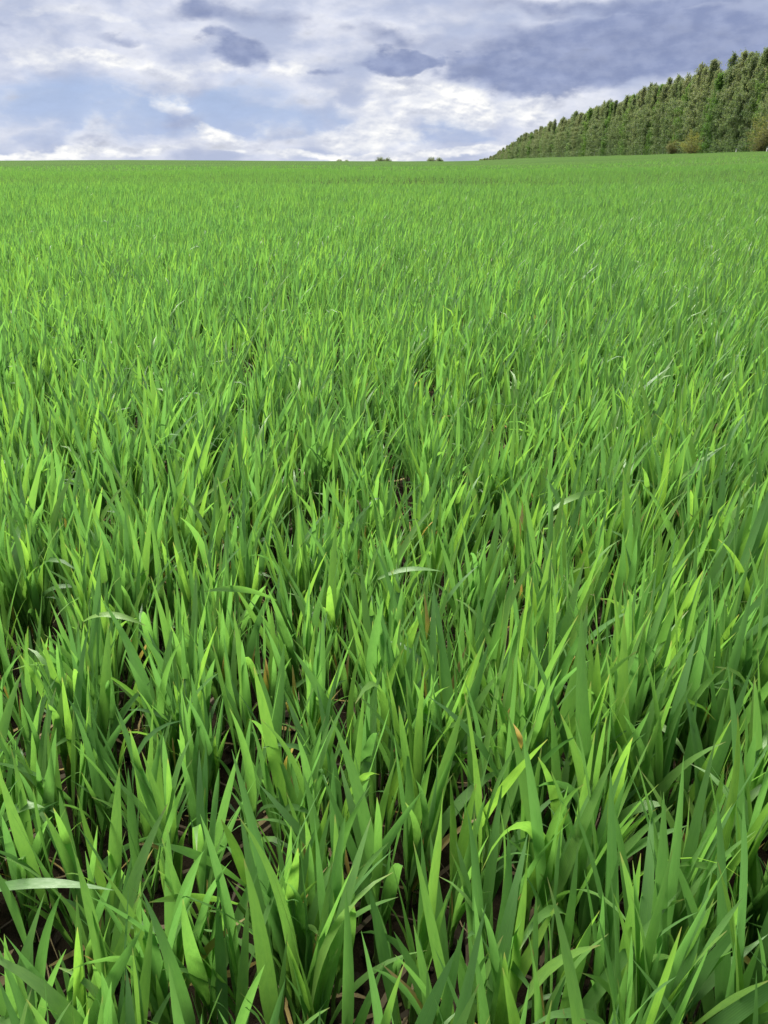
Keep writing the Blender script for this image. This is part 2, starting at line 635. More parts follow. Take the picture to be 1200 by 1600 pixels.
STEM_H = [0.06, 0.07, 0.08, 0.09, 0.10]
STEMM = [[stem_mesh(h, RNG.uniform(0.0021, 0.0028), RNG.uniform(0.0014, 0.0019)) for _ in range(3)] for h in STEM_H]

# ------------------------------------------------------------------ wheat: sowing
ROW_AZ = R(-3.5)
RD = np.array([math.sin(ROW_AZ), math.cos(ROW_AZ)])
RP = np.array([math.cos(ROW_AZ), -math.sin(ROW_AZ)])
ROW = 0.150
WIND = 0.035


def sow(r0, r1, dens, half_az=33.0, behind=False, jit=0.031):
    """points in drilled rows inside a wedge in front of the camera"""
    amax = R(half_az)
    area_b = r1 * r1 * amax * 1.02
    n = int(dens * area_b)
    rr = np.sqrt(RNG.uniform(r0 * r0, r1 * r1, n))
    aa = RNG.uniform(-amax, amax, n)
    n_keep = int(dens * (r1 * r1 - r0 * r0) * amax)
    rr, aa = rr[:n_keep], aa[:n_keep]
    x, y = rr * np.sin(aa), rr * np.cos(aa)
    s = x * RP[0] + y * RP[1]
    tt = x * RD[0] + y * RD[1]
    k = np.floor(s / ROW) + 0.5
    s = k * ROW + RNG.normal(0, jit, n_keep) + 0.012 * np.sin(tt * 2.1 + k)
    return s[:, None] * RP + tt[:, None] * RD


def vigour(x, y):
    """uneven growth: taller and shorter drifts across the field"""
    edge = 0.04 * (1 - sstep(np.hypot(x, y), 0.45, 1.15))
    return 1.0 + edge + 0.08 * np.sin(x * 1.9 + 0.7 * y) * np.cos(1.1 * y - x) + 0.05 * np.sin(4.3 * x - 2.0 * y + 1.0)


class Crop:
    """collects every wheat blade and stem that is not one of the single plants"""
    def __init__(self):
        self.V, self.L, self.S, self.C, self.D, self.M = [], [], [], [], [], []
        self.nv = 0

    def add(self, V, F, co, dry, mat):
        n, k = V.shape[0], V.shape[1]
        off = self.nv + np.arange(n)[:, None, None] * k
        self.V.append(V.reshape(-1, 3))
        self.L.append((F[None] + off).ravel())
        self.S.append(np.full(n * len(F), F.shape[1]))
        self.C.append(co.reshape(-1, 3))
        self.D.append(dry.ravel())
        self.M.append(np.full(n * len(F), mat))
        self.nv += n * k

    def build(self, name):
        me = mesh_np(name, np.concatenate(self.V), np.concatenate(self.L), np.concatenate(self.S), M_LEAF,
                     {'leafco': ('FLOAT_VECTOR', np.concatenate(self.C)), 'dry': ('FLOAT', np.concatenate(self.D))})
        me.materials.append(M_STEM)
        me.polygons.foreach_set('material_index', np.concatenate(self.M).astype(np.int32))
        return obj(name, me)


CROP = Crop()


def crop_leaves(xy, lod, per, wide=1.0, stems=True, sc=1.0, hi=True):
    """xy: tiller positions; per: leaves per tiller"""
    Vl, co, _ = LIB[lod]
    F = strip_faces(*lod)
    n = len(xy)
    z0 = ground(xy[:, 0], xy[:, 1])
    vg = vigour(xy[:, 0], xy[:, 1]) * sc
    hs = RNG.uniform(0.058, 0.105, n) * vg
    lean = RNG.normal(0, 0.07, (n, 2)) + np.array([WIND, 0.0])
    phi0 = RNG.uniform(0, 2 * math.pi, n)
    for j in range(per):
        m = n
        kk = RNG.random(m)
        if j == 0:
            pe, pa = 0.90, 0.985
        elif j == 1:
            pe, pa = 0.66, 0.95
        else:
            pe, pa = 0.30, 0.80
        idx = np.where(kk < pe, RNG.choice(IDX[0], m), np.where(kk < pa, RNG.choice(IDX[1], m), RNG.choice(IDX[2], m)))
        hgt = hs * (1.0, 0.78, 0.50, 0.25)[j] * RNG.uniform(0.85, 1.1, m)
        s = vg * RNG.uniform(0.78, 1.14, m) * (1.0, 1.0, 0.85, 0.7)[j]
        ph = phi0 + j * math.pi + RNG.normal(0, 0.5, m)
        V = Vl[idx] * s[:, None, None]
        if wide != 1.0:
            ctr = (V[:, 0::2] + V[:, 1::2]) / 2
            W_ = (V[:, 0::2] - V[:, 1::2]) / 2 * wide
            V = V.copy()
            V[:, 0::2] = ctr + W_
            V[:, 1::2] = ctr - W_
        c_, s_ = np.cos(ph)[:, None], np.sin(ph)[:, None]
        X = V[..., 0] * c_ - V[..., 1] * s_
        Y = V[..., 0] * s_ + V[..., 1] * c_
        Z = V[..., 2] + hgt[:, None]
        X = X + lean[:, :1] * Z * (0.6 + 1.2 * Z / 0.3) + xy[:, :1]
        Y = Y + lean[:, 1:] * Z + xy[:, 1:]
        Z = Z + z0[:, None]
        cc = np.zeros((m, V.shape[1], 3))
        cc[..., :2] = co
        cc[..., 2] = RNG.random(m)[:, None]
        dr = np.zeros((m, V.shape[1]))
        if j >= 2:
            dd = RNG.random(m) < np.where(np.hypot(xy[:, 0], xy[:, 1]) < 1.6, (0.12 if j == 2 else 0.5), 0.02)
            dr[dd] = (0.15 + 0.8 * sstep(co[:, 1], 0.1, 0.9))[None]
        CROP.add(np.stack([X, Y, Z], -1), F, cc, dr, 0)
    if stems:
        a = np.arange(3) * 2 * math.pi / 3
        cx, cy = np.cos(a) * 0.0022, np.sin(a) * 0.0022
        V = np.zeros((n, 6, 3))
        for lvl, (zz) in enumerate((np.full(n, -0.01), hs)):
            V[:, lvl * 3:lvl * 3 + 3, 0] = xy[:, :1] + cx[None] * (1 - 0.3 * lvl) + (lean[:, 0] * zz * (0.6 + 1.2 * zz / 0.3))[:, None]
            V[:, lvl * 3:lvl * 3 + 3, 1] = xy[:, 1:] + cy[None] * (1 - 0.3 * lvl) + (lean[:, 1] * zz)[:, None]
            V[:, lvl * 3:lvl * 3 + 3, 2] = (z0 + zz)[:, None]
        Fs = np.array([[0, 1, 4, 3], [1, 2, 5, 4], [2, 0, 3, 5]])
        cc = np.zeros((n, 6, 3))
        cc[:, 3:, 1] = 1
        cc[..., 2] = RNG.random(n)[:, None]
        CROP.add(V, Fs, cc, np.zeros((n, 6)), 1)


# --- single plants nearest to the camera -------------------------------------------------
LABELS = {
    'level': ('young wheat plant holding one pale blade out almost level across its neighbours', 'wheat plants with a level pale blade'),
    'up': ('upright young wheat plant with broad green blades at the sparse front of the field', 'upright wheat plants at the field front'),
    'bent': ('young wheat plant with one blade bent right over, at the sparse front of the field', 'wheat plants with a bent blade at the field front'),
    'dry': ('young wheat plant with a yellowed withering lower blade at the sparse front of the field', 'wheat plants with a yellowed blade at the field front'),
}


def put_leaf(parent, mesh, h, phi, s, tilt=0.0):
    o = bpy.data.objects.new('leaf', mesh)
    COL.objects.link(o)
    o.parent = parent
    o.location = (0, 0, h)
    o.rotation_euler = (0, tilt, phi)
    o.scale = (s, s, s)
    return o


def single_plant(x, y, ntill):
    root = empty('wheat_plant', (x, y, float(ground(x, y))))
    look = add_shoots(root, ntill, float(vigour(x, y)), 'up')
    tag(root, LABELS[look][0], 'wheat plant', LABELS[look][1])


def add_shoots(root, ntill, vg, look):
    for k in range(ntill):
        hi = random.randrange(len(STEM_H))
        h = STEM_H[hi] * vg
        st = bpy.data.objects.new('stem', random.choice(STEMM[hi]))
        COL.objects.link(st)
        st.parent = root
        a = random.uniform(0, 6.283)
        d = 0.021 * math.sqrt(random.uniform(0.02, 1.0))
        st.location = (d * math.cos(a), d * math.sin(a), 0)
        st.scale = (1, 1, vg)
        st.rotation_euler = (random.gauss(0, 0.06) - 0.10 * d / 0.024 * math.sin(a), WIND * 1.1 + random.gauss(0, 0.065) + 0.10 * d / 0.024 * math.cos(a), 0)
        ph = random.uniform(0, 6.283)
        for j in range(random.choice((3, 4, 4))):
            q = random.random()
            pe, pa = ((0.90, 0.99), (0.70, 0.96), (0.34, 0.84), (0.2, 0.7))[j]
            kd = 0 if q < pe else (1 if q < pa else 2)
            i = int(random.choice(IDX[kd]))
            dr = 0
            if j >= 2 and random.random() < (0.02 if j == 2 else 0.26):
                i = random.choice(DRYIDX)
                dr = random.choice((1, 1, 2)) if j == 3 else 1
            s = vg * random.uniform(0.82, 1.15) * (1.0, 1.0, 0.85, 0.66)[j]
            put_leaf(st, LEAFM[(i, dr)], STEM_H[hi] * (0.96, 0.74, 0.48, 0.22)[j], ph + j * math.pi + random.gauss(0, 0.5), s)
            if dr and look == 'up':
                look = 'dry'
            elif kd == 2 and j <= 2 and look == 'up':
                look = 'bent'
    return look


# prominent foreground blades read off the photograph: foot and tip pixel, greatest width in pixels,
# height of foot and tip above the soil, arch, roll, tone
HEROES = [
    # fx, fy, tx, ty, w, zf, zt, arch, roll, tint
    (10, 1600, 70, 1395, 34, 0.14, 0.27, 0.02, 0.3, 0.55),
    (-60, 1405, 178, 1391, 22, 0.22, 0.25, 0.035, 0.9, 0.25),
    (372, 1412, 232, 1410, 20, 0.20, 0.225, 0.02, 0.8, 0.15),
    (150, 1620, 220, 1392, 42, 0.12, 0.27, 0.03, 0.2, 0.85),
    (128, 1620, 222, 1450, 40, 0.15, 0.27, 0.02, -0.3, 0.5),
    (130, 1440, 92, 1235, 42, 0.10, 0.26, 0.03, 0.0, 0.95),
    (165, 1400, 120, 1240, 38, 0.12, 0.26, 0.01, 0.3, 0.75),
    (215, 1370, 200, 1200, 36, 0.12, 0.26, 0.03, 0.1, 0.8),
    (190, 1230, 105, 1090, 34, 0.14, 0.27, 0.03, 0.2, 0.7),
    (350, 1620, 340, 1385, 36, 0.10, 0.25, 0.02, 0.2, 0.55),
    (430, 1560, 375, 1270, 40, 0.09, 0.27, 0.03, 0.0, 0.85),
    (400, 1420, 345, 1280, 34, 0.13, 0.25, 0.05, 0.4, 0.9),
    (385, 1385, 240, 1318, 22, 0.17, 0.235, 0.03, 0.7, 0.45),
    (500, 1600, 505, 1430, 34, 0.12, 0.25, 0.02, 0.2, 0.4),
    (470, 1430, 515, 1250, 30, 0.10, 0.25, 0.02, 0.3, 0.65),
    (540, 1420, 660, 1235, 38, 0.11, 0.28, 0.03, 0.2, 0.7),
    (600, 1470, 497, 1196, 32, 0.10, 0.29, 0.04, 0.5, 0.6),
    (620, 1590, 575, 1380, 34, 0.12, 0.26, 0.03, 0.3, 0.9),
    (680, 1620, 615, 1455, 44, 0.13, 0.24, 0.05, 0.4, 0.35),
    (700, 1600, 672, 1300, 40, 0.08, 0.27, 0.01, 0.0, 0.45),
    (752, 1480, 785, 1220, 40, 0.09, 0.28, 0.02, 0.2, 0.6),
    (790, 1460, 890, 1262, 34, 0.11, 0.28, 0.01, 0.1, 0.5),
    (770, 1600, 872, 1410, 40, 0.12, 0.25, 0.02, 0.2, 0.5),
    (735, 1600, 715, 1468, 30, 0.12, 0.24, 0.02, 0.3, 0.6),
    (880, 1580, 925, 1440, 36, 0.14, 0.26, 0.03, 0.0, 1.0),
    (860, 1640, 1062, 1392, 42, 0.12, 0.29, 0.03, 0.2, 0.6),
    (950, 1640, 1118, 1475, 46, 0.13, 0.25, 0.02, 0.2, 0.55),
    (1000, 1640, 1200, 1460, 40, 0.13, 0.25, 0.04, 0.6, 0.35),
    (1120, 1620, 1070, 1400, 38, 0.12, 0.26, 0.02, 0.3, 0.5),
    (1060, 1480, 1015, 1240, 34, 0.10, 0.27, 0.03, 0.3, 0.65),
    (1120, 1330, 1195, 1150, 42, 0.13, 0.29, 0.03, 0.1, 0.9),
    (905, 1400, 905, 1240, 34, 0.10, 0.25, 0.01, 0.1, 0.45),
    (955, 1290, 1040, 1258, 22, 0.17, 0.22, 0.03, 0.7, 0.5),
    (0, 1290, 70, 1262, 26, 0.19, 0.22, 0.03, 0.8, 0.3),
    (560, 1330, 590, 1060, 34, 0.08, 0.28, 0.02, 0.1, 0.6),
    (700, 1180, 780, 1050, 34, 0.14, 0.28, 0.03, 0.2, 0.85),
    (130, 972, 228, 978, 15, 0.27, 0.28, 0.035, 0.9, 0.2),
    (432, 938, 318, 925, 14, 0.26, 0.285, 0.03, 0.9, 0.2),
    (590, 905, 690, 893, 13, 0.27, 0.29, 0.025, 0.9, 0.3),
    (855, 805, 938, 768, 15, 0.27, 0.31, 0.03, 0.7, 0.4),
]


def hero_plant(h):
    fx, fy, tx, ty, wpx, zf, zt, arch, roll, tint = h
    zf, zt = zf * 0.84, zt * 0.84
    A, B = on_height(fx, fy, zf), on_height(tx, ty, zt)
    if zt - zf > 0.08:                                  # blade springs from lower down on the shoot
        A = A + (A - B) * 0.35 * np.array([0.6, 0.6, 1.0])
        A[2] = max(A[2], 0.045)
        zf = A[2]
    mid = (A + B) / 2 + np.array([0, 0, arch])
    mid = mid + (A - mid) * 0.15
    t = np.linspace(0, 1, 12)[:, None]
    C = (1 - t) ** 2 * A + 2 * t * (1 - t) * mid + t ** 2 * B
    T = np.gradient(C, axis=0)
    T /= np.linalg.norm(T, axis=1)[:, None]
    view = C - np.array([0, 0, CZ])
    view /= np.linalg.norm(view, axis=1)[:, None]
    face = np.array([0.0, -0.8, 0.6]) * 0.7 - view.mean(0) * 0.3
    S = np.cross(T, face)
    S /= np.linalg.norm(S, axis=1)[:, None]
    N = np.cross(S, T)
    an = roll * 0.6 + np.linspace(-0.35, 0.45, 12) * random.choice((-1, 1)) * random.uniform(0.4, 1.6)
    S2 = S * np.cos(an)[:, None] + N * np.sin(an)[:, None]
    N2 = -S * np.sin(an)[:, None] + N * np.cos(an)[:, None]
    _, _, dep = project(((A + B) / 2)[None])
    w = float(wpx * dep[0] / FPX)
    w = min(w, 0.0165)
    hw = np.minimum(1.0, 0.30 + 1.1 * t[:, 0]) * np.clip(1 - t[:, 0] ** random.uniform(1.9, 2.8), 0, 1) ** 0.9 * w / 2
    hw[-1] = 0.0001
    fold = random.uniform(0.12, 0.38) * (1 - 0.5 * t[:, 0])
    us = (-1, 0, 1)
    V = np.zeros((12, 3, 3))
    for j, u in enumerate(us):
        V[:, j] = C + S2 * (u * hw)[:, None] + N2 * (abs(u) * fold * hw)[:, None]
    # the stem goes from the soil up to the foot of the blade
    out = (A - B)[:2]
    g = np.array([A[0], A[1]]) + out / (np.linalg.norm(out) + 1e-6) * min(0.05, 0.25 * zf + 0.01)
    z0 = float(ground(g[0], g[1]))
    base = np.array([g[0], g[1], z0])
    root = empty('wheat_plant', base)
    A_ = A - base
    st = obj('stem', stem_mesh(0, 0.0027, 0.0018, [(0, 0, -0.012), A_ * np.array([0.2, 0.2, 0.35]), A_ * np.array([0.6, 0.6, 0.72]), A_ + (C[1] - C[0]) * 0.1]), root)
    co = np.array([[u, tt] for tt in t[:, 0] for u in us])
    lc = np.concatenate([co, np.full((len(co), 1), tint)], 1)
    F = strip_faces(12, 3)
    me = mesh_np('leaf', (V.reshape(-1, 3) - base), F.ravel(), np.full(len(F), 4), M_LEAF, {'leafco': ('FLOAT_VECTOR', lc), 'dry': ('FLOAT', np.zeros(len(co)))})
    obj('leaf', me, st)
    look = 'bent' if abs(zt - zf) < 0.06 else 'up'
    for j in range(random.choice((1, 2, 2))):           # lower leaves of the same shoot
        i = int(random.choice(IDX[random.choice((0, 1, 1))]))
        dr = 0
        if random.random() < 0.3:
            i, dr, look = random.choice(DRYIDX), random.choice((1, 2)), ('dry' if look == 'up' else look)
        fr = (0.5, 0.28)[j]
        o = put_leaf(st, LEAFM[(i, dr)], 0, random.uniform(0, 6.28), random.uniform(0.55, 0.85))
        P = A_ * np.array([0.2 + (fr - 0.35) * 1.08, 0.2 + (fr - 0.35) * 1.08, fr]) if fr > 0.35 else A_ * np.array([0.16, 0.16, fr])
        o.location = P
    add_shoots(root, 2, float(vigour(g[0], g[1])) * 0.94, look)
    if look == 'bent':
        LB = LABELS['level']
    else:
        LB = LABELS[look]
    tag(root, LB[0], 'wheat plant', LB[1])
    return g


hero_feet = np.array([hero_plant(h) for h in HEROES])

pl = sow(0.22, 3.2, 205.0, half_az=42.0)
PZ = np.concatenate([pl, np.full((len(pl), 1), 0.2)], 1)
px, py, dep = project(PZ)
vis = (px > -90) & (px < 1290) & (py < 1720) & (pl[:, 1] > 0.1)
dist = np.hypot(pl[:, 0], pl[:, 1])
near_hero = np.min(np.linalg.norm(pl[:, None] - hero_feet[None], axis=2), axis=1)
drop = ((near_hero < 0.022) & (py > 1100)) | (dist < 0.31)
order = np.argsort(np.where(vis & ~drop, dist, 1e9))
# close the widest holes in the front rows with a plant
occ = [p for p in pl[vis & ~drop & (dist < 1.1)]] + [p for p in hero_feet]
fill = []
for _ in range(1200):
    a, r = RNG.uniform(-R(42), R(42)), math.sqrt(RNG.uniform(0.36 ** 2, 0.95 ** 2))
    q = np.array([r * math.sin(a), r * math.cos(a)])
    if min(np.hypot(*(q - p)) for p in occ) > 0.055:
        occ.append(q)
        fill.append(q)
for q in fill:
    single_plant(float(q[0]), float(q[1]), random.choice((2, 3, 3)))
n_single = 298 - len(HEROES) - len(fill)
singles = order[:n_single]
is_single = np.zeros(len(pl), bool)
is_single[singles] = True
for i in singles:
    single_plant(float(pl[i, 0]), float(pl[i, 1]), random.choice((3, 4, 4, 5)))

# --- the rest of the field -----------------------------------------------------------------
rest = pl[~is_single & ~drop]
til = np.repeat(rest, 4, axis=0) + RNG.normal(0, 0.014, (len(rest) * 4, 2))
crop_leaves(til, (7, 3), 4)
crop_leaves(sow(0.31, 2.4, 230.0, 42.0, jit=0.06), (7, 3), 3, sc=0.62)      # short late shoots between the rows
crop_leaves(sow(3.2, 5.0, 540.0, 36.0, jit=0.042), (5, 2), 4, wide=0.85)
crop_leaves(sow(5.0, 10.0, 500.0, 33.0, jit=0.048), (5, 2), 3, wide=0.82, stems=False)
crop_leaves(sow(10.0, 24.0, 270.0, 31.0, jit=0.055), (3, 2), 2, wide=1.0, stems=False)
crop_leaves(sow(24.0, 62.0, 50.0, 30.0, jit=0.05), (2, 2), 2, wide=2.1, stems=False)
crop_leaves(sow(62.0, 200.0, 6.0, 29.0, jit=0.05), (2, 2), 1, wide=6.0, stems=False, sc=1.0)
crop = CROP.build('wheat_crop')
tag(crop, 'dense green young wheat covering the whole field to the horizon', 'wheat', kind='stuff')


# ------------------------------------------------------------------ soil clods and dead straw between the rows
def build_clods():
    bm = bmesh.new()
    bmesh.ops.create_icosphere(bm, subdivisions=1, radius=1.0)
    bv = np.array([v.co[:] for v in bm.verts])
    bf = np.array([[v.index for v in f.verts] for f in bm.faces])
    bm.free()
    n = 3200
    r = np.sqrt(RNG.uniform(0.2 ** 2, 2.6 ** 2, n))
    a = RNG.uniform(-R(42), R(42), n)
    x, y = r * np.sin(a), r * np.cos(a)
    s = RNG.lognormal(math.log(0.006), 0.55, n).clip(0.002, 0.022)
    V = bv[None] * (1 + RNG.normal(0, 0.22, (n, len(bv), 1)))
    V = V * s[:, None, None] * RNG.uniform(0.7, 1.3, (n, 1, 3))
    V[..., 0] += x[:, None]
    V[..., 1] += y[:, None]
    V[..., 2] += (ground(x, y) + s * 0.25)[:, None]
    F = bf[None] + (np.arange(n) * len(bv))[:, None, None]
    o = obj('soil_clods', mesh_np('soil_clods', V.reshape(-1, 3), F.ravel(), np.full(n * len(bf), 3), M_CLOD, smooth=False))
    tag(o, 'dark crumbs of soil between the front wheat rows', 'soil', kind='stuff')


def build_litter():
    n = 3200
    r = np.sqrt(RNG.uniform(0.2 ** 2, 3.0 ** 2, n))
    a = RNG.uniform(-R(42), R(42), n)
    x, y = r * np.sin(a), r * np.cos(a)
    L = RNG.uniform(0.02, 0.13, n)
    w = RNG.uniform(0.0006, 0.0032, n)
    ph = RNG.uniform(0, 6.283, n)
    rise = RNG.normal(0, 0.12, n)
    t = np.linspace(-0.5, 0.5, 5)
    bow = RNG.normal(0, 0.22, n)
    V = np.zeros((n, 5, 2, 3))
    for k, tt in enumerate(t):
        lx = L * tt
        ly = bow * L * (tt * tt - 0.08)
        ww = w * (1.0 if 0 < k < 4 else 0.35)
        for j, sgn in enumerate((-1, 1)):
            yy = ly + sgn * ww
            V[:, k, j, 0] = x + lx * np.cos(ph) - yy * np.sin(ph)
            V[:, k, j, 1] = y + lx * np.sin(ph) + yy * np.cos(ph)
            V[:, k, j, 2] = ground(x, y) + 0.012 + np.abs(rise * L) * 0.5 + rise * lx + 0.004 * np.cos(tt * 5 + ph) + sgn * ww * np.sin(ph * 3) * 0.6
    F = strip_faces(5, 2)
    FF = F[None] + (np.arange(n) * 10)[:, None, None]
    co = np.zeros((n, 10, 3))
    co[..., 2] = RNG.random(n)[:, None]
    o = obj('dead_straw', mesh_np('dead_straw', V.reshape(-1, 3), FF.ravel(), np.full(n * 4, 4), M_LITTER, {'leafco': ('FLOAT_VECTOR', co)}))
    tag(o, 'withered straw and dead yellow blades lying on the dark soil', 'straw', kind='stuff')


build_clods()
build_litter()


# ------------------------------------------------------------------ trees
def tri_leaves(P, size, droop=0.5, g=RNG):
    """one small pointed leaf spray (two triangles as a kite) at each point"""
    n = len(P)
    d = g.normal(0, 1, (n, 3))
    d[:, 2] = d[:, 2] * 0.6 - droop
    d /= np.linalg.norm(d, axis=1)[:, None]
    s = np.cross(d, g.normal(0, 1, (n, 3)))
    s /= np.linalg.norm(s, axis=1)[:, None]
    size = size[:, None]
    V = np.stack([P - d * size * 0.5, P + s * size * 0.30, P + d * size * 0.6, P - s * size * 0.30], 1)
    return V


def birch_proto(seed, H, full, mat):
    g = np.random.default_rng(seed)
    # trunk
    wob = g.normal(0, 0.12, 2)
    tz = np.linspace(0, 1, 9)
    tp = np.stack([wob[0] * np.sin(tz * 3.0), wob[1] * np.sin(tz * 2.3), tz * H * 0.97], 1)
    tp[0, 2] = -0.25
    TV, TF, _ = tube(tp, 0.15 * (1 - tz) ** 0.8 + 0.012, 7)
    Vs, Fs, nv = [TV], [TF], len(TV)
    pts, vv = [], []
    nb = int(64 * full)
    for i in range(nb):
        q = (i + g.random()) / nb
        h = H * (0.05 + 0.93 * q)
        prof = (0.62 + 0.55 * q) if q < 0.35 else 0.81 * ((1 - q) / 0.65) ** 0.36 + 0.06
        ln = 2.9 * prof * g.uniform(0.55, 1.25)
        a = i * 2.399 + g.normal(0, 0.4)
        el = R(g.uniform(20, 50) if q < 0.7 else g.uniform(45, 75))
        x0 = np.interp(h, tp[:, 2], tp[:, 0])
        y0 = np.interp(h, tp[:, 2], tp[:, 1])
        tt = np.linspace(0, 1, 5)
        rr = ln * tt * math.cos(el)
        zz = h + ln * math.sin(el) * (tt - 0.55 * tt ** 2.2)
        bp = np.stack([x0 + rr * math.cos(a), y0 + rr * math.sin(a), zz], 1)
        if q < 0.95:
            bv, bf, _ = tube(bp, 0.035 * (1 - tt * 0.85) * (1.1 - q), 3)
            Vs.append(bv)
            Fs.append(bf + nv)
            nv += len(bv)
        # hanging sprays
        ns = int(30 * full * (0.6 + prof))
        for k in range(ns):
            f = g.uniform(0.18, 1.05)
            o = np.array([np.interp(f, tt, bp[:, m]) for m in range(3)]) + g.normal(0, 0.16, 3)
            drop = g.uniform(0.2, 1.15) * (0.5 + 0.6 * prof)
            m_ = int(4 + drop * 6)
            z_ = np.linspace(0, 1, m_)
            strand = o + np.stack([g.normal(0, 0.10) * z_ + g.normal(0, 0.06, m_), g.normal(0, 0.10) * z_ + g.normal(0, 0.06, m_), -drop * z_ ** 1.1], 1)
            pts.append(strand)
            vv.append(np.full(m_, g.random()))
    # wispy leader
    for k in range(10):
        z_ = np.linspace(0, 1, 9)
        a = g.uniform(0, 6.28)
        s0 = np.array([tp[-1, 0], tp[-1, 1], H * g.uniform(0.90, 0.985)])
        pts.append(s0 + np.stack([np.cos(a) * 0.28 * z_, np.sin(a) * 0.28 * z_, (0.9 - 0.5 * g.random()) * z_], 1) * g.uniform(0.5, 1.1))
        vv.append(np.full(9, g.random()))
    a = g.uniform(0, 6.283, 700)                         # leafy foot
    rr = 2.1 * np.sqrt(g.random(700))
    pts.append(np.stack([rr * np.cos(a), rr * np.sin(a), g.uniform(0.1, 2.4, 700)], 1))
    vv.append(g.random(700) * 0.6)
    P = np.concatenate(pts)
    tint = np.concatenate(vv)
    P[:, 2] = np.maximum(P[:, 2], 0.10)
    V = tri_leaves(P, g.uniform(0.11, 0.22, len(P)), 0.7, g)
    n = len(V)
    lc = np.zeros((n, 4, 3))
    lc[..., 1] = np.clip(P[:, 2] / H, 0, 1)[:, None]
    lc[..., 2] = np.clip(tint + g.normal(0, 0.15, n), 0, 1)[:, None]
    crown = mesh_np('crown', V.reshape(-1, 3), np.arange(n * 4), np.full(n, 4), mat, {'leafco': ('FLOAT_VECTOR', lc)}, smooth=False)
    trunk = mesh_np('trunk', np.concatenate(Vs), np.concatenate(Fs).ravel(), np.full(sum(len(f) for f in Fs), 4), M_BARK)
    return trunk, crown


BIRCH = [birch_proto(100 + i, 16.0, (1.0, 1.15, 0.9, 1.05, 0.8, 1.1, 1.0)[i], M_BIRCH) for i in range(6)]
GREEN = [birch_proto(200 + i, 15.4, 1.1, M_GREEN) for i in range(2)]


def plant_tree(name, proto, s, u, scale, rz, label, cat, group=None, wide=1.0):
    p = TP * s + TD * u
    root = empty(name, (p[0], p[1], float(ground(p[0], p[1]))), rz)
    root.scale = (scale * wide, scale * wide, scale)
    obj('trunk', proto[0], root)
    obj('crown', proto[1], root)
    tag(root, label, cat, group)
    return root


BL = 'tall feathery olive green birch in the dense belt along the field edge'
BK = 'birch deeper in the belt, its top rising behind the front row of birches'
GL = 'fresher brighter green birch among the olive birches of the field edge belt'
u = 62.0
k = 0
n_tree = 0
while u < 1400 and n_tree < 225:
    green = (k % 9 == 4)
    pr = GREEN[k % 2] if green else random.choice(BIRCH)
    sc_ = random.uniform(0.90, 1.06)
    plant_tree('birch_tree', pr, S0 + random.uniform(-0.7, 0.9), u, sc_, random.uniform(0, 6.28), GL if green else BL, 'tree',
               'brighter birches in the tree belt' if green else 'birches in the tree belt', random.uniform(1.1, 1.4) * (1.0 if u < 300 else 1.25))
    u += random.uniform(2.1, 3.3) * max(1.0, u / 190.0)
    k += 1
    n_tree += 1
u = 64.0
while u < 420 and n_tree < 296:
    plant_tree('birch_tree', random.choice(BIRCH), S0 + 4.5 + random.uniform(-1, 1.5), u, random.uniform(1.0, 1.08), random.uniform(0, 6.28), BK, 'tree', 'birches behind the front row of the belt', 1.45)
    u += random.uniform(3.6, 5.4) * (1.0 if u < 260 else 1.8)
    n_tree += 1

u = 66.0
while u < 330 and n_tree < 298:
    plant_tree('birch_tree', random.choice(BIRCH), S0 + 8.5 + random.uniform(-1.5, 1.5), u, random.uniform(1.03, 1.10), random.uniform(0, 6.28), BK, 'tree', 'birches behind the front row of the belt', 1.5)
    u += random.uniform(4.5, 7.0) * (1.0 if u < 260 else 1.8)
    n_tree += 1


def shrub_proto(seed, H, W_, mat, n=5200, stems=16, ls=(0.08, 0.20), jit=1.0):
    g = np.random.default_rng(seed)
    Vs, Fs, nv = [], [], 0
    pts, tn = [], []
    for i in range(stems):
        a = g.uniform(0, 6.283)
        rr = W_ * 0.5 * math.sqrt(g.random())
        hh = H * math.sqrt(max(0.08, 1 - (rr / (W_ * 0.55)) ** 2)) * g.uniform(0.75, 1.05)
        tt = np.linspace(0, 1, 6)
        path = np.stack([rr * np.cos(a) * tt ** 0.8 + g.normal(0, .05) * tt, rr * np.sin(a) * tt ** 0.8, -0.1 + (hh + 0.1) * tt], 1)
        bv, bf, _ = tube(path, 0.035 * (1 - 0.85 * tt), 4)
        Vs.append(bv)
        Fs.append(bf + nv)
        nv += len(bv)
        m_ = n // stems
        f = g.uniform(0.08, 1.02, m_) ** 0.85
        o = np.stack([np.interp(f, tt, path[:, q]) for q in range(3)], 1)
        o = o + jit * g.normal(0, 1, (m_, 3)) * (0.10 + 0.30 * (1 - np.abs(f - 0.5)))[:, None] * np.array([1, 1, 0.6])
        pts.append(o)
        tn.append(np.clip(g.normal(g.random(), 0.2, m_), 0, 1))
    P = np.concatenate(pts)
    P[:, 2] = np.maximum(P[:, 2], 0.06)
    tint = np.concatenate(tn)
    V = tri_leaves(P, g.uniform(*ls, len(P)), -0.2, g)
    m_ = len(V)
    lc = np.zeros((m_, 4, 3))
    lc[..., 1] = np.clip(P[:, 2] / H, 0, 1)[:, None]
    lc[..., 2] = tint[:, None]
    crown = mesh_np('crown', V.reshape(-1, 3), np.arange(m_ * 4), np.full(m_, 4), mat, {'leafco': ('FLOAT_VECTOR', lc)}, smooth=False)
    trunk = mesh_np('trunk', np.concatenate(Vs), np.concatenate(Fs).ravel(), np.full(sum(len(f) for f in Fs), 4), M_TWIG)
    return trunk, crown


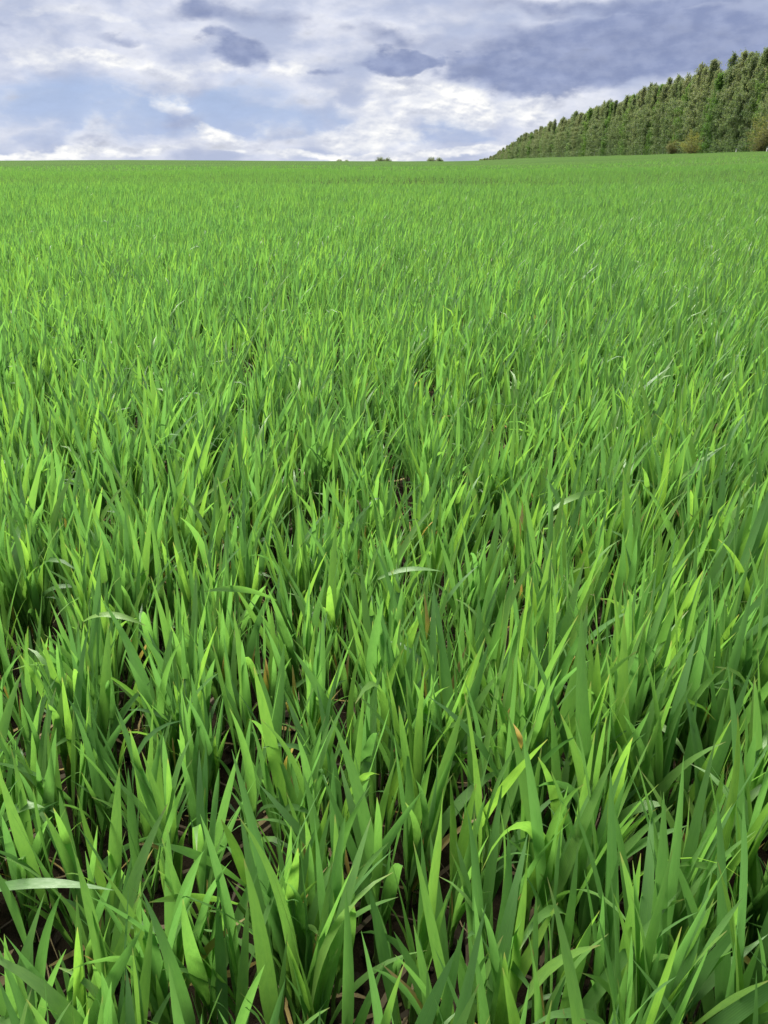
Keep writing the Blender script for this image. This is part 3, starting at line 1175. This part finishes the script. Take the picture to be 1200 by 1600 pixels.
def belt_u(px_, s):
    """how far along the belt (at sideways offset s) a photo column meets it"""
    a = math.radians(azel(px_, 238)[0]) - TREE_AZ
    return s / math.tan(a)


SH = [shrub_proto(301, 5.4, 4.6, M_SHRUB), shrub_proto(302, 4.6, 5.6, M_SHRUB), shrub_proto(303, 3.4, 4.0, M_SHRUB)]
sb = S0 - 3.0
plant_tree('shrub', SH[0], sb, belt_u(1184, sb), 1.18, 0.4, 'yellowish brown budding shrub in front of the white birch trunk', 'shrub')
plant_tree('shrub', SH[1], sb + 0.6, belt_u(1083, sb + 0.6), 1.0, 1.4, 'wide brownish shrub low against the foot of the birch belt', 'shrub')
plant_tree('shrub', SH[2], sb + 0.8, belt_u(1052, sb + 0.8), 0.95, 2.0, 'small brown shrub beside the wide brownish shrub', 'shrub')
plant_tree('shrub', SH[2], sb, belt_u(1290, sb), 1.1, 3.0, 'brown rounded shrub beyond the yellowish budding shrub', 'shrub')

# the birch whose white trunk shows in front of the belt
lone = birch_proto(411, 14.6, 0.55, M_BIRCH)
ub = belt_u(1193, S0 - 1.6)
plant_tree('birch_tree', lone, S0 - 1.6, ub, 1.02, 0.7, 'thin crowned birch with a bare white trunk behind the budding shrub', 'tree')


# short pale posts at the foot of the belt
def post(px_, h, w, label):
    s = S0 - 5.0
    p = TP * s + TD * belt_u(px_, s)
    root = empty('marker_post', (p[0], p[1], float(ground(p[0], p[1]))))
    V, F, _ = tube([(0, 0, -0.2), (0, 0, h * 0.5), (0.01, 0, h * 0.82)], [w, w * 0.96, w * 0.92], 8)
    obj('shaft', mesh_np('shaft', V, F.ravel(), np.full(len(F), 4), M_POST), root)
    V, F, _ = tube([(0.01, 0, h * 0.82), (0.01, 0, h * 0.97), (0.01, 0, h)], [w * 1.08, w * 1.05, w * 0.3], 8)
    obj('cap', mesh_np('cap', V, F.ravel(), np.full(len(F), 4), M_POSTCAP), root)
    tag(root, label, 'post')


post(1150, 0.8, 0.10, 'short pale post at the foot of the belt left of the budding shrub')
post(1198, 0.85, 0.11, 'short white post standing in front of the budding shrub')

# ------------------------------------------------------------------ far trees behind the crest
FARP = [shrub_proto(501, 5.6, 9.5, M_FAR, 3000, 46, (0.35, 0.7), 1.8), shrub_proto(502, 5.0, 8.0, M_FAR, 3000, 40, (0.35, 0.7), 1.8)]
for i, (px_, rr, sc_, lab) in enumerate([
        (594, 600, 1.0, 'rounded grey green tree beyond the crest, in the middle clump'), (606, 610, 1.05, 'rounded grey green tree beyond the crest, in the middle clump'),
        (674, 590, 0.95, 'low grey green tree beyond the crest, in the clump nearest the belt'), (686, 596, 1.0, 'low grey green tree beyond the crest, in the clump nearest the belt'),
        (530, 620, 0.75, 'tiny grey tree beyond the crest, in the sparse clump'), (541, 628, 0.8, 'tiny grey tree beyond the crest, in the sparse clump'),
        (449, 640, 0.55, 'tiny lone grey bush beyond the crest')]):
    a = math.radians(azel(px_, 250)[0])
    x, y = rr * math.sin(a), rr * math.cos(a)
    root = empty('distant_tree', (x, y, float(ground(x, y))), i * 1.3)
    sc_ *= 0.78
    root.scale = (sc_, sc_, sc_)
    obj('trunk', FARP[i % 2][0], root)
    obj('crown', FARP[i % 2][1], root)
    tag(root, lab, 'tree', 'far trees beyond the crest')
